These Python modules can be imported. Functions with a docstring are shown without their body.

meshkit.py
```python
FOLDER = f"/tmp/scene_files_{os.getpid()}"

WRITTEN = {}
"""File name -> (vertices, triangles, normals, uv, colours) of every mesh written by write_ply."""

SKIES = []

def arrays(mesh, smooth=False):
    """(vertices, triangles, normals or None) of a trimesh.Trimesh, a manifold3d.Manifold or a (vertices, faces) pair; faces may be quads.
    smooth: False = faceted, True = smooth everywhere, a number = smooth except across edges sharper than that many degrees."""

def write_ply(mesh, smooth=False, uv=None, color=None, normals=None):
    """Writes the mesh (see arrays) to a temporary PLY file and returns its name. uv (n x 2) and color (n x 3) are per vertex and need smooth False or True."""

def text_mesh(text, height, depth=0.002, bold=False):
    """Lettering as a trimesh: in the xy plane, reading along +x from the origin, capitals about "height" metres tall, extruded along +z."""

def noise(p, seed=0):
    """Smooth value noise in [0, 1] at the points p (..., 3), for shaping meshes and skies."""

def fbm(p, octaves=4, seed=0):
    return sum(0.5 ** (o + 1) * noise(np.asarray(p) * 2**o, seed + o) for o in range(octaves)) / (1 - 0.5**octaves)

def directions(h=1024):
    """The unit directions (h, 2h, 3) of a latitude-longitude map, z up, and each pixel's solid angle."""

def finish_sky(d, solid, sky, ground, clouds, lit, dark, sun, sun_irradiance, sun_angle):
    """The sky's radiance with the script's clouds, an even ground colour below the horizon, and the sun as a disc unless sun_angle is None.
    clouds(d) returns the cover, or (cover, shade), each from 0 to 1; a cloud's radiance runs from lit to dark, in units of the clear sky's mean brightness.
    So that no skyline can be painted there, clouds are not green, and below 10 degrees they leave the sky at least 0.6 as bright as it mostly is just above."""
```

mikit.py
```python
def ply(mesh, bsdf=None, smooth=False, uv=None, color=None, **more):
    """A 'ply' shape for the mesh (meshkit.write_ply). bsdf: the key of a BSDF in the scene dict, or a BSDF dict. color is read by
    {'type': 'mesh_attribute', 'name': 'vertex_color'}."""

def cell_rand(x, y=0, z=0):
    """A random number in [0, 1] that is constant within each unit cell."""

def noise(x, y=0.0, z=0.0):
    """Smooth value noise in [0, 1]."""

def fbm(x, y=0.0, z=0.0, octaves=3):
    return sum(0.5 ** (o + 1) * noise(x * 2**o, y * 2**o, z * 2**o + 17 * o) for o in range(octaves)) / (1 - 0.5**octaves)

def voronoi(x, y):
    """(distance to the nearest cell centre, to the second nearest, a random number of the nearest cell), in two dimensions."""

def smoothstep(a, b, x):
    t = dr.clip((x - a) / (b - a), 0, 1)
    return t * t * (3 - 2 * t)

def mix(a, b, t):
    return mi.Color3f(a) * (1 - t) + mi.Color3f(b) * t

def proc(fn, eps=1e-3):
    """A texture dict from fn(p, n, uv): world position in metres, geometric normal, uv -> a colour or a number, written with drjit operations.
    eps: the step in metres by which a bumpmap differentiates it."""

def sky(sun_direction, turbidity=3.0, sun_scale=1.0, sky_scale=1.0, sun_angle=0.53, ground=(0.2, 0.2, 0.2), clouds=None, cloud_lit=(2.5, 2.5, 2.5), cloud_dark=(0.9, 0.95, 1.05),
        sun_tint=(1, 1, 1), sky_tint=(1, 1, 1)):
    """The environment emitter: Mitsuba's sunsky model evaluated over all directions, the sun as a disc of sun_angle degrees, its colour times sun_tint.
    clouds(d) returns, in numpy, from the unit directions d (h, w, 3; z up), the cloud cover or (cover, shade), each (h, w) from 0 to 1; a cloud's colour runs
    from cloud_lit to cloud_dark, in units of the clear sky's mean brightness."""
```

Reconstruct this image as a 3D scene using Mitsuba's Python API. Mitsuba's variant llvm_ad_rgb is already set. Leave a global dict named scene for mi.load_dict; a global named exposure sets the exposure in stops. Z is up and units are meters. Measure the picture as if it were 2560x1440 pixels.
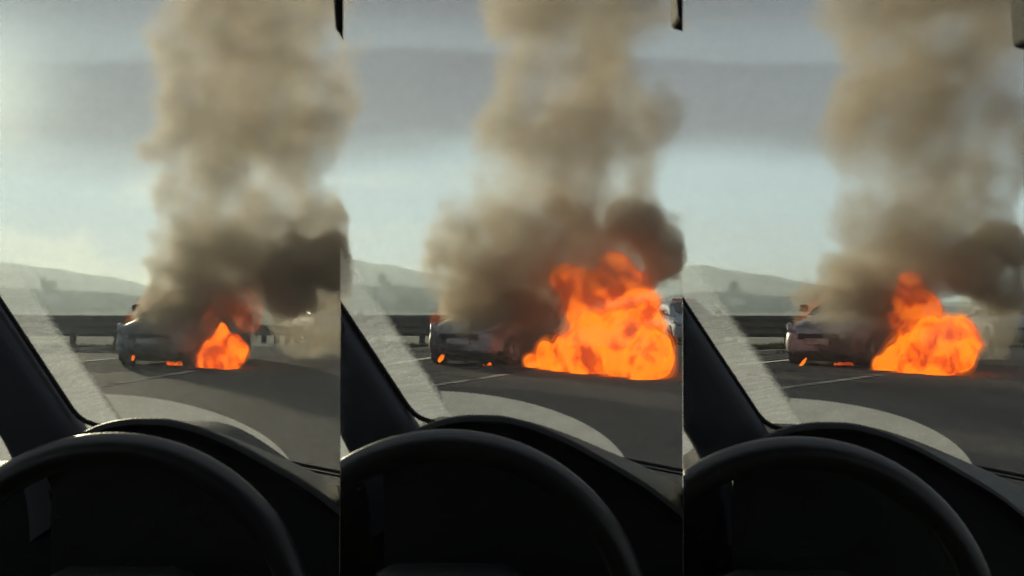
import math, random
import numpy as np, trimesh, mitsuba as mi, drjit as dr
import manifold3d as m3
from scipy import ndimage
import mikit, meshkit
from mikit import proc, noise, fbm, smoothstep, mix, ply
T = mi.ScalarTransform4f
random.seed(7)
rng = np.random.default_rng(7)
scene, labels = {}, {}

# ------------------------------------------------------------------ camera, sky, exposure
F, H0, EYE = 2560.0, 768.0, 1.25          # focal length and horizon row of the 2560 x 1440 picture, eye height in metres
PITCH = math.atan((H0 - 720) / F)
scene['camera'] = {'type': 'thinlens', 'fov': math.degrees(2 * math.atan(1280 / F)), 'fov_axis': 'x',
                   'to_world': T().look_at(origin=[0, 0, EYE], target=[0, math.cos(PITCH), EYE + math.sin(PITCH)], up=[0, 0, 1]),
                   'aperture_radius': 0.0011, 'focus_distance': 22.0, 'near_clip': 0.05, 'far_clip': 3000.0,
                   'medium': {'type': 'ref', 'id': 'haze_air'}}
exposure = 1.9
SUN_AZ, SUN_EL = math.radians(-28.3), math.radians(10.8)
SUN = [math.sin(SUN_AZ) * math.cos(SUN_EL), math.cos(SUN_AZ) * math.cos(SUN_EL), math.sin(SUN_EL)]


def clouds(d):
    """A low bank of stratus overhead that ends in a straight edge, a clear strip beneath it down to the hills, and thin wisps."""
    y = np.maximum(d[..., 1], 0.05)
    q = np.where(d[..., 1] > 0.05, d[..., 2] / y, 3.0)            # how steeply one looks up at the bank
    s = np.where(d[..., 1] > 0.05, d[..., 0] / y, 0.0)
    n = meshkit.fbm(np.stack([s * 5, q * 16, q * 0 + 3], -1), 5, 4)
    n2 = meshkit.fbm(np.stack([s * 2.2 + 7, q * 7, q * 0 + 9], -1), 4, 9)
    n3 = meshkit.fbm(np.stack([s * 9 + 2, q * 40, q * 0 + 1], -1), 4, 19)
    sm = lambda a, b, x: np.clip((x - a) / (b - a), 0, 1) ** 2 * (3 - 2 * np.clip((x - a) / (b - a), 0, 1))
    bank = sm(0.125, 0.185, q + (n - 0.5) * 0.05)                    # the grey bank
    step = sm(0.243, 0.252, q - 0.010 * np.sin(s * 7 + 2) + (n2 - 0.5) * 0.022 + (n - 0.5) * 0.012)   # a paler sheet above its straight edge
    shade = bank * (0.86 - 0.20 * step + 0.26 * (n2 - 0.5) + 0.22 * sm(0.258, 0.305, q)) + (1 - bank) * (0.07 * sm(0.02, 0.075, q) + 0.10 * (n2 - 0.5))
    cover = 0.99 - 0.34 * (1 - bank) * sm(0.055, 0.0, q) - 0.15 * (1 - bank) * sm(0.5, 0.72, n3)
    sun = d @ np.array(SUN)
    glow = np.exp(-(np.arccos(np.clip(sun, -1, 1)) / 0.062) ** 2)
    return np.clip(cover - 0.2 * glow, 0, 0.985), np.clip(shade * (1 - 0.95 * glow), 0, 1)


scene['sky'] = mikit.sky(SUN, turbidity=4.0, sun_scale=1.9, sky_scale=0.7, sun_angle=1.2, clouds=clouds,
                         cloud_lit=(3.45, 4.5, 4.65), cloud_dark=(1.02, 1.04, 1.22), sky_tint=(0.85, 1.0, 1.1), sun_tint=(0.68, 1.0, 1.75), ground=(0.15, 0.14, 0.12))


# ------------------------------------------------------------------ helpers
def ray(px, py):
    """Direction of the picture's pixel, with y = 1."""
    u, v = (px - 1280) / F, -(py - 720) / F
    y, z = math.cos(PITCH) - v * math.sin(PITCH), math.sin(PITCH) + v * math.cos(PITCH)
    return u / y, z / y


def at(px, py, Y):
    """The point at depth Y seen at a pixel of the photograph (used to measure the place)."""
    x, z = ray(px, py)
    return np.array([x * Y, Y, EYE + z * Y])


def gnd(px, py, z=0.0):
    return at(px, py, (z - EYE) / ray(px, py)[1])


PANEL = [(0, 0), (838, -8), (1712, 10)]         # where the three views start, relative to the first one
WHICH = ['left', 'middle', 'right']
used = {}


def key_of(name):
    n = used.get(name, -1) + 1
    used[name] = n
    return name if n == 0 else f'{name}_{n:03d}'


def put(name, shape, label=None, cat=None, group=None, kind=None):
    k = key_of(name)
    scene[k] = shape
    tag(k, label, cat, group, kind)
    return k


def tag(k, label=None, cat=None, group=None, kind=None):
    d = {a: b for a, b in (('label', label), ('category', cat), ('group', group), ('kind', kind)) if b}
    if d:
        labels[k] = d


def thing(name, label, cat, group=None):
    k = key_of(name)
    tag(k, label, cat, group)
    return k


def part(root, name, shape, label=None, kind=None):
    return put(f'{root}__{name}', shape, label, kind=kind)


def rgb(*c):
    return {'type': 'rgb', 'value': list(c) if len(c) == 3 else [c[0]] * 3}


def cat_(ms):
    ms = [trimesh.Trimesh(m[0], m[1], process=False) if isinstance(m, tuple) else m for m in ms]
    return trimesh.util.concatenate(ms)


def box(x0, x1, y0, y1, z0, z1):
    return trimesh.creation.box(bounds=[[x0, y0, z0], [x1, y1, z1]])


def rbox(x0, x1, y0, y1, z0, z1, r=0.02, seg=8):
    """A box with rounded edges."""
    s = m3.Manifold.sphere(r, seg)
    c = [s.translate((x, y, z)) for x in (x0 + r, x1 - r) for y in (y0 + r, y1 - r) for z in (z0 + r, z1 - r)]
    return tm(m3.Manifold.batch_hull(c))


def tm(m):
    q = m.to_mesh()
    return trimesh.Trimesh(np.array(q.vert_properties[:, :3]), np.array(q.tri_verts), process=False)


def man(m):
    m = trimesh.Trimesh(m.vertices, m.faces, process=True)
    return m3.Manifold(m3.Mesh(np.asarray(m.vertices, np.float32), np.asarray(m.faces, np.uint32)))


def loft(rings, cap=True, closed=True):
    rings = np.asarray(rings, float)
    n, k = rings.shape[:2]
    v = rings.reshape(-1, 3)
    f = []
    for i in range(n - 1):
        for j in range(k if closed else k - 1):
            a, b = i * k + j, i * k + (j + 1) % k
            f += [[a, b, b + k], [a, b + k, a + k]]
    if cap and closed:
        for base, flip in ((0, True), ((n - 1) * k, False)):
            c = len(v)
            v = np.vstack([v, rings[0 if flip else -1].mean(0)])
            for j in range(k):
                t = [base + j, base + (j + 1) % k, c]
                f.append(t[::-1] if flip else t)
    m = trimesh.Trimesh(v, np.array(f), process=False)
    return m


def tube(points, r, sides=8, cap=True):
    p = np.asarray(points, float)
    t = np.gradient(p, axis=0)
    t /= np.linalg.norm(t, axis=1, keepdims=True)
    up = np.array([0, 1.0, 0]) if abs(t[:, 1]).max() < 0.9 else np.array([0, 0, 1.0])
    a = np.cross(t, up); a /= np.linalg.norm(a, axis=1, keepdims=True)
    b = np.cross(t, a)
    r = np.broadcast_to(r, (len(p),))
    w = np.arange(sides) * 2 * np.pi / sides
    rings = p[:, None] + r[:, None, None] * (np.cos(w)[None, :, None] * a[:, None] + np.sin(w)[None, :, None] * b[:, None])
    m = loft(rings, cap)
    m.fix_normals()
    return m


def curve(pts, n=40):
    """A smooth curve through the points."""
    from scipy.interpolate import PchipInterpolator
    p = np.asarray(pts, float)
    s = np.r_[0, np.cumsum(np.linalg.norm(np.diff(p, axis=0), axis=1))]
    return PchipInterpolator(s, p)(np.linspace(0, s[-1], n))


def marching(field, lo, hi, level):
    """Marching tetrahedra: the surface field = level of a grid over the box lo..hi; normals point to lower values."""
    n = np.array(field.shape)
    idx = np.arange(field.size).reshape(field.shape)
    ax = [np.linspace(lo[k], hi[k], n[k]) for k in range(3)]
    P = np.stack(np.meshgrid(*ax, indexing='ij'), -1).reshape(-1, 3)
    f = field.ravel() - level
    c = {(a, b, e): idx[a:n[0] - 1 + a, b:n[1] - 1 + b, e:n[2] - 1 + e].ravel() for a in (0, 1) for b in (0, 1) for e in (0, 1)}
    A = np.stack([c[k] for k in c], 1)
    keep = (f[A] > 0).any(1) & (f[A] <= 0).any(1)
    order = list(c)
    g = lambda *k: order.index(k)
    tets = []
    for path in ((0, 1, 2), (0, 2, 1), (1, 0, 2), (1, 2, 0), (2, 0, 1), (2, 1, 0)):
        q, row = [0, 0, 0], [g(0, 0, 0)]
        for s in path:
            q[s] = 1
            row.append(g(*q))
        tets.append(row)
    A = A[keep]
    t = np.vstack([A[:, r] for r in tets])
    s = f[t] > 0
    tris = []
    for case in range(1, 15):
        ins = [k for k in range(4) if case >> k & 1]
        out = [k for k in range(4) if not case >> k & 1]
        m = (s == np.array([case >> k & 1 for k in range(4)], bool)).all(1)
        if not m.any():
            continue
        q = t[m]
        e = lambda i, o: np.stack([q[:, i], q[:, o]], 1)
        if len(ins) == 1:
            new = [[e(ins[0], o) for o in out]]
        elif len(ins) == 3:
            new = [[e(i, out[0]) for i in ins]]
        else:
            (a, b), (x, y) = ins, out
            new = [[e(a, x), e(a, y), e(b, y)], [e(a, x), e(b, y), e(b, x)]]
        tris += [np.stack(k, 1) for k in new]
    E = np.vstack(tris)                                # k, 3, 2
    es = np.sort(E.reshape(-1, 2), 1)
    u, inv = np.unique(es[:, 0] * field.size + es[:, 1], return_inverse=True)
    i, o = u // field.size, u % field.size
    w = (f[i] / (f[i] - f[o]))[:, None]
    V = P[i] * (1 - w) + P[o] * w
    tri = inv.reshape(-1, 3)
    tri = tri[(tri[:, 0] != tri[:, 1]) & (tri[:, 1] != tri[:, 2]) & (tri[:, 0] != tri[:, 2])]
    # orient by the gradient of the field
    gr = np.stack(np.gradient(field, *[a[1] - a[0] for a in ax]), -1)
    ctr = V[tri].mean(1)
    co = ((ctr - np.array(lo)) / (np.array(hi) - np.array(lo)) * (n - 1)).T
    gn = np.stack([ndimage.map_coordinates(gr[..., k], co, order=1) for k in range(3)], 1)
    fn = np.cross(V[tri[:, 1]] - V[tri[:, 0]], V[tri[:, 2]] - V[tri[:, 0]])
    bad = (fn * gn).sum(1) > 0
    tri[bad] = tri[bad][:, ::-1]
    return trimesh.Trimesh(V, tri, process=False)


def grid_noise(shape, cells, seed, octaves=1, billow=False):
    """Smooth noise in 0..1 over a grid; cells = lattice cells along each axis. Each octave's lattice is turned another way."""
    r = np.random.default_rng(seed)
    out, amp, tot = 0, 1.0, 0
    ax = [np.linspace(0, cells[k], shape[k], dtype=np.float32) for k in range(3)]
    g3 = np.meshgrid(*ax, indexing='ij')
    for o in range(octaves):
        q, _ = np.linalg.qr(r.normal(size=(3, 3)))
        g = r.random((24, 24, 24)).astype(np.float32)
        off = r.uniform(0, 24, 3)
        co = [sum(np.float32(q[i, j] * 2 ** o) * g3[j] for j in range(3)) + np.float32(off[i]) for i in range(3)]
        a = ndimage.map_coordinates(g, co, order=2, mode='grid-wrap', prefilter=False)
        a = np.clip((a - 0.5) * 1.55 + 0.5, 0, 1)
        out = out + amp * (np.abs(2 * a - 1) if billow else a)
        tot += amp
        amp *= 0.52
    return out / tot


# ------------------------------------------------------------------ materials
def two(d):
    return {'type': 'twosided', 'bsdf': d}


def asphalt_color(p, n, uv):
    a = fbm(p.x * 0.35, p.y * 0.22, 2, 4)
    g = noise(p.x * 45, p.y * 45, 1)
    w = smoothstep(0.35, 0.75, fbm(p.x * 0.9 + 4, p.y * 0.12, 5, 3))
    c = mix((0.075, 0.070, 0.062), (0.115, 0.105, 0.09), a)
    c = c * (0.8 + 0.4 * g)
    return mix(c, c * 0.72, w)


def asphalt_bump(p, n, uv):
    return noise(p.x * 60, p.y * 60, 3) + 0.6 * noise(p.x * 140, p.y * 140, 5)


scene['mat_asphalt'] = {'type': 'bumpmap', 'scale': 0.006, 'tex': proc(asphalt_bump),
                        'bsdf': {'type': 'principled', 'base_color': proc(asphalt_color), 'roughness': 0.75, 'specular': 0.3}}
scene['mat_dark_patch'] = {'type': 'principled', 'base_color': proc(lambda p, n, uv: mix((0.03, 0.032, 0.036), (0.055, 0.056, 0.06), fbm(p.x * 1.5, p.y * 1.2, 1, 3))), 'roughness': 0.95, 'specular': 0.05}
scene['mat_paint_line'] = {'type': 'diffuse', 'reflectance': proc(lambda p, n, uv: mix((0.16, 0.15, 0.135), (0.42, 0.41, 0.37), smoothstep(0.25, 0.55, fbm(p.x * 6, p.y * 3, 7, 3))))}
scene['mat_edge_line'] = {'type': 'diffuse', 'reflectance': proc(lambda p, n, uv: mix((0.42, 0.41, 0.38), (0.8, 0.78, 0.72), smoothstep(0.2, 0.45, fbm(p.x * 5, p.y * 3, 7, 3))))}
scene['mat_field'] = {'type': 'diffuse', 'reflectance': proc(lambda p, n, uv: mix(mix((0.36, 0.35, 0.29), (0.27, 0.28, 0.19), smoothstep(0.4, 0.65, fbm(p.x * 0.05, p.y * 0.03, 1, 4))), (0.16, 0.18, 0.11), smoothstep(0.5, 0.7, fbm(p.x * 0.02 + 9, p.y * 0.02, 3, 3)) * smoothstep(60, 140, p.y)))}
scene['mat_hill'] = two({'type': 'diffuse', 'reflectance': proc(lambda p, n, uv: mix((0.04, 0.065, 0.055), (0.12, 0.15, 0.12), smoothstep(0.42, 0.62, fbm(p.x * 0.03, p.y * 0.01 + p.z * 0.05, 1, 5))))})
scene['mat_leaf'] = two({'type': 'diffuse', 'reflectance': proc(lambda p, n, uv: mix((0.03, 0.045, 0.025), (0.07, 0.09, 0.045), noise(p.x * 0.8, p.y * 0.8, p.z * 0.8)))})
scene['mat_grass'] = two({'type': 'diffuse', 'reflectance': proc(lambda p, n, uv: mix((0.06, 0.07, 0.025), (0.17, 0.15, 0.07), noise(p.x * 3, p.y * 3, p.z * 9)))})
scene['mat_bark'] = two({'type': 'diffuse', 'reflectance': rgb(0.08, 0.06, 0.05)})
scene['mat_house_wall'] = two({'type': 'diffuse', 'reflectance': rgb(0.75, 0.74, 0.70)})
scene['mat_house_roof'] = two({'type': 'diffuse', 'reflectance': rgb(0.30, 0.17, 0.12)})
scene['mat_dark_glass'] = {'type': 'roughplastic', 'diffuse_reflectance': rgb(0.012, 0.013, 0.015), 'alpha': 0.08}


def rail_color(p, n, uv):
    return mix((0.05, 0.052, 0.055), (0.085, 0.085, 0.085), fbm(p.x * 0.8, p.z * 6, 4, 4)) * (0.85 + 0.3 * noise(p.x * 12, p.z * 40))


scene['mat_rail'] = two({'type': 'principled', 'base_color': proc(rail_color), 'roughness': 0.6, 'metallic': 0.3})
scene['mat_bolt'] = two({'type': 'principled', 'base_color': rgb(0.75, 0.75, 0.72), 'roughness': 0.35, 'metallic': 0.2})


def scorched(p, n, uv):
    a = fbm(p.x * 1.6, p.y * 1.6, p.z * 2.2, 4)
    c = mix((0.07, 0.074, 0.078), (0.30, 0.325, 0.35), smoothstep(0.38, 0.62, a))
    return c * (0.8 + 0.4 * noise(p.x * 25, p.y * 25, p.z * 25))


scene['mat_burnt_paint'] = two({'type': 'principled', 'base_color': proc(scorched), 'roughness': 0.42, 'specular': 0.5})
scene['mat_soot'] = two({'type': 'principled', 'base_color': rgb(0.02, 0.02, 0.02), 'roughness': 0.7})
scene['mat_trim'] = two({'type': 'principled', 'base_color': rgb(0.025, 0.026, 0.028), 'roughness': 0.5})
scene['mat_lamp_glass'] = two({'type': 'principled', 'base_color': rgb(0.18, 0.19, 0.2), 'roughness': 0.15, 'specular': 0.6})
scene['mat_plate'] = two({'type': 'principled', 'base_color': proc(lambda p, n, uv: mix((0.25, 0.26, 0.26), (0.45, 0.45, 0.44), smoothstep(0.35, 0.7, fbm(p.x * 9, p.y * 9, p.z * 9, 3)))), 'roughness': 0.5})
scene['mat_tyre'] = two({'type': 'principled', 'base_color': rgb(0.018, 0.018, 0.018), 'roughness': 0.8})
scene['mat_alloy'] = two({'type': 'principled', 'base_color': rgb(0.55, 0.52, 0.48), 'roughness': 0.35, 'metallic': 0.7})
scene['mat_pale_paint'] = two({'type': 'principled', 'base_color': rgb(0.26, 0.30, 0.36), 'roughness': 0.65, 'specular': 0.25})
scene['mat_red'] = two({'type': 'principled', 'base_color': rgb(0.65, 0.05, 0.06), 'roughness': 0.3})
scene['mat_white'] = two({'type': 'principled', 'base_color': rgb(0.75, 0.74, 0.70), 'roughness': 0.5})

scene['mat_black_plastic'] = {'type': 'bumpmap', 'scale': 0.0008, 'tex': proc(lambda p, n, uv: noise(p.x * 900, p.y * 900, p.z * 900)),
                              'bsdf': {'type': 'principled', 'base_color': rgb(0.006, 0.0062, 0.0065), 'roughness': 0.5, 'specular': 0.4}}
scene['mat_leather'] = {'type': 'bumpmap', 'scale': 0.0004, 'tex': proc(lambda p, n, uv: fbm(p.x * 500, p.y * 500, p.z * 500, 2)),
                        'bsdf': {'type': 'principled', 'base_color': rgb(0.005, 0.0053, 0.006), 'roughness': 0.42, 'specular': 1.0, 'clearcoat': 0.4, 'clearcoat_gloss': 0.5}}
scene['mat_pillar'] = {'type': 'principled', 'base_color': rgb(0.06, 0.064, 0.078), 'roughness': 0.5, 'specular': 0.4}
scene['mat_seal'] = {'type': 'principled', 'base_color': rgb(0.004), 'roughness': 0.8}
scene['mat_headliner'] = two({'type': 'diffuse', 'reflectance': rgb(0.03)})

# ------------------------------------------------------------------ the ground
def sheet(pts, z, mat, name, kind=None, label=None, cat=None):
    p = np.array([[a, b, z] for a, b in pts])
    return put(name, ply(trimesh.Trimesh(p, [[0, 1, 2], [0, 2, 3]], process=False), mat), label, cat, kind=kind)


sheet([(-880, -40), (880, -40), (880, 880), (-880, 880)], -0.02, 'mat_field', 'ground', 'structure')
YE = 33.0
sheet([(-60, -20), (60, -20), (60, YE), (-60, YE)], 0.0, 'mat_asphalt', 'road', 'structure')


def hill(name, Y, pts, depth, seed, bump):
    """A ridge at distance Y whose crest runs through the measured points; falls off to both sides."""
    px = np.linspace(-900, 3500, 420)
    p = np.array(pts, float)
    py = np.interp(px, p[:, 0], p[:, 1])
    py = ndimage.gaussian_filter1d(py, 1.0)
    r = np.random.default_rng(seed)
    x = (px - 1280) / F * Y
    top = np.maximum([at(a, b, Y)[2] for a, b in zip(px, py)], -0.5)
    top = top + (ndimage.gaussian_filter1d(r.normal(size=len(px)), 1.2) * bump + ndimage.gaussian_filter1d(r.normal(size=len(px)), 5) * bump * 1.2) * (top > 2)
    rows = []
    for t in np.linspace(-1, 1, 33):
        fall = np.cos(t * np.pi / 2) ** 1.3 if t < 0 else np.cos(t * np.pi / 2)
        wob = ndimage.gaussian_filter1d(r.normal(size=len(px)), 2) * bump * 0.8 * min(1, abs(t) * 4) * (abs(t) < 0.98)
        rows.append(np.stack([x, Y + t * depth + 0 * x, -0.6 + (top + 0.6) * fall + wob * (top > 2)], 1))
    m = loft(np.array(rows), cap=False, closed=False)
    return put(name, ply(m, 'mat_hill', smooth=True), kind='structure')


far, near = [(-900, 690), (-400, 665)], [(-900, 735), (-300, 728)]
for (ox, oy) in PANEL:
    e = ox
    far += [(e + 2, 656 + oy), (e + 40, 658 + oy), (e + 90, 671 + oy), (e + 125, 671 + oy), (e + 175, 682 + oy), (e + 197, 682 + oy), (e + 212, 689 + oy), (e + 270, 698 + oy), (e + 330, 711 + oy), (e + 385, 723 + oy), (e + 460, 740), (e + 600, 754), (e + 745, 760), (e + 815, 756)]
    near += [(e + 10, 716 + oy), (e + 60, 720 + oy), (e + 140, 726 + oy), (e + 220, 728 + oy), (e + 300, 737 + oy), (e + 390, 744), (e + 450, 757), (e + 520, 765), (e + 780, 767)]
far += [(3000, 700), (3500, 690)]
near += [(3000, 740), (3500, 735)]
hill('hill', 640, far, 170, 3, 0.9)
hill('hill', 330, near, 110, 5, 0.5)

# ------------------------------------------------------------------ the three views: measured positions
CAR_YAW = [-23 + 17.5, -23, -23 - 17.5]
AXLE = [gnd(412, 911), gnd(1186, 911), gnd(2082, 912)]
for a in AXLE:
    a *= 1.0


def panel_x(px, k):
    return px + PANEL[k][0]


# painted lines and dark patches on the road
def strip(p0, p1, w0, w1, z):
    p0, p1 = np.asarray(p0, float), np.asarray(p1, float)
    d = (p1 - p0)[:2]; d /= np.linalg.norm(d)
    nn = np.array([-d[1], d[0]])
    q = [p0[:2] - nn * w0 / 2, p0[:2] + nn * w0 / 2, p1[:2] + nn * w1 / 2, p1[:2] - nn * w1 / 2]
    v = np.array([[a[0], a[1], z] for a in q])
    m = trimesh.Trimesh(v, [[0, 1, 2], [0, 2, 3]], process=False)
    if m.face_normals[0][2] < 0:
        m = trimesh.Trimesh(v, [[0, 2, 1], [0, 3, 2]], process=False)
    return m


LANE = [((215, 972), (480, 928)), (((1060, 968)), (1270, 936)), ((1925, 975), (2200, 938))]
EDGE = [((120, 912), (345, 892)), ((962, 913), (1110, 890)), ((1815, 916), (2010, 897))]
KERB = [((100, 884), (330, 872)), ((940, 884), (1120, 874)), ((1815, 888), (2030, 880))]
for k in range(3):
    w = WHICH[k]
    put('lane_marking', ply(strip(gnd(*LANE[k][0]), gnd(*LANE[k][1]), 0.20, 0.20, 0.008), 'mat_paint_line'),
        f'worn white lane line on the road in front of the {w} burning car', 'road marking', 'worn lane lines')
    put('edge_marking', ply(strip(gnd(*EDGE[k][0]), gnd(*EDGE[k][1]), 0.22, 0.22, 0.012), 'mat_edge_line'),
        f'white edge line running to the front wheel of the {w} burning car', 'road marking', 'white edge lines')
    a, b = gnd(*KERB[k][0]), gnd(*KERB[k][1])
    d = (b - a)[:2]
    L = np.linalg.norm(d)
    m = rbox(0, L, -0.1, 0.1, -0.05, 0.10, 0.02)
    put('kerb', ply(m, 'mat_white2' if False else 'mat_paint_line', smooth=30, to_world=T().translate([a[0], a[1], 0]).rotate([0, 0, 1], math.degrees(math.atan2(d[1], d[0])))),
        f'low pale kerb below the guardrail left of the {w} burning car', 'kerb', 'kerbs below the guardrails')

DARK_PATCH = [[(205, 905), (300, 896), (360, 893), (500, 905), (560, 925), (470, 932), (360, 926), (240, 930), (200, 920)]]  # outline of a flat, darker patch laid on the asphalt at each nose
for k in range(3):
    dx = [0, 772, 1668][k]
    pts = np.array(DARK_PATCH[0], float) + [dx, 1]
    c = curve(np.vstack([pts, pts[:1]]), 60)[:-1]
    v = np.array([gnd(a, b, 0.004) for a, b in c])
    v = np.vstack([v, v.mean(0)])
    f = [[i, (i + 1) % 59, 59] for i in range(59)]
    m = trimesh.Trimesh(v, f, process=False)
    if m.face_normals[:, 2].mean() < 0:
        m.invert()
    put('dark_patch', ply(m, 'mat_dark_patch'), f'dark patch on the asphalt under the nose of the {WHICH[k]} burning car', 'road_patch', 'dark patches under the burning cars')

# ------------------------------------------------------------------ guardrails
def guardrail(label, p0, p1, z0, z1, waves, posts, group, bolts=True):
    """Corrugated beam between two ground points, with posts (fractions along it) and bolts."""
    r = thing('guardrail', label, 'guardrail', group)
    p0, p1 = np.asarray(p0), np.asarray(p1)
    d = (p1 - p0)[:2]; L = np.linalg.norm(d)
    w = T().translate([p0[0], p0[1], 0]).rotate([0, 0, 1], math.degrees(math.atan2(d[1], d[0])))
    zs = np.linspace(z0, z1, 33)
    prof = -0.035 * (0.5 - 0.5 * np.cos(np.linspace(0, 2 * np.pi * waves, 33))) 
    ring = [(b, z) for b, z in zip(prof, zs)] + [(b + 0.012, z) for b, z in zip(prof[::-1], zs[::-1])]
    xs = np.linspace(0, L, 20)
    m = loft([[(x, b - 0.05, z) for b, z in ring] for x in xs])
    m.fix_normals()
    part(r, 'beam', ply(m, 'mat_rail', smooth=40, to_world=w))
    for t in posts:
        x = t * L
        part(r, 'post', ply(rbox(x - 0.07, x + 0.07, -0.03, 0.12, -0.1, z1 - 0.04, 0.015), 'mat_rail', smooth=30, to_world=w))
    if bolts:
        for t in bolts:
            for q in (0.30, 0.76):
                x, z = t * L, z0 + (z1 - z0) * q
                s = trimesh.creation.icosphere(2, 0.022)
                s.apply_scale([1, 0.5, 1]); s.apply_translation([x, -0.095, z])
                part(r, 'bolt', ply(s, 'mat_bolt', smooth=True, to_world=w))
    return r


RAIL = [((-160, 862), (470, 870)), ((866, 862), (1270, 870)), ((1722, 866), (2170, 874))]
POSTX = [(75, 193, 300, 410), (948, 1062, 1170), (1842, 1975, 2090)]
BOLTX = [(163, 246, 330), (985, 1012, 1050), (1917, 1990)]
for k in range(3):
    a, b = gnd(*RAIL[k][0]), gnd(*RAIL[k][1])
    fr = lambda xs: [(x - RAIL[k][0][0]) / (RAIL[k][1][0] - RAIL[k][0][0]) for x in xs]
    guardrail(f'tall dark guardrail on posts behind the nose of the {WHICH[k]} burning car', a, b, 0.33, 0.99, 3, fr(POSTX[k]), 'tall dark guardrails', fr(BOLTX[k]))
guardrail('lower grey guardrail right of the left burning car, beside a pale parked car', gnd(640, 856), gnd(790, 861), 0.26, 0.62, 2, [0.12, 0.34, 0.53], None, False)
guardrail('lower grey guardrail beyond the large flames of the middle burning car', gnd(1600, 856), gnd(1705, 860), 0.26, 0.62, 2, [0.2, 0.5, 0.85], None, False)

# grass tufts along the rail
def grass(px0, px1, py, n, seed):
    r = np.random.default_rng(seed)
    v, f = [], []
    for i in range(n):
        px = r.uniform(px0, px1)
        b = gnd(px, py + r.uniform(-4, 4))
        h = r.uniform(0.05, 0.20) * (0.5 + meshkit.noise(np.array([px * 0.02, 0, seed])))
        w = r.uniform(0.012, 0.03); a = r.uniform(0, 6.28)
        l = np.array([r.normal() * 0.08, r.normal() * 0.08, h])
        d = np.array([math.cos(a), math.sin(a), 0]) * w
        k = len(v)
        v += [b - d, b + d, b + l * 0.55 + d * 0.7, b + l * 0.55 - d * 0.7, b + l * np.array([1.3, 1.3, 1])]
        f += [[k, k + 1, k + 2], [k, k + 2, k + 3], [k + 3, k + 2, k + 4]]
    return trimesh.Trimesh(np.array(v), np.array(f), process=False)


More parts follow.
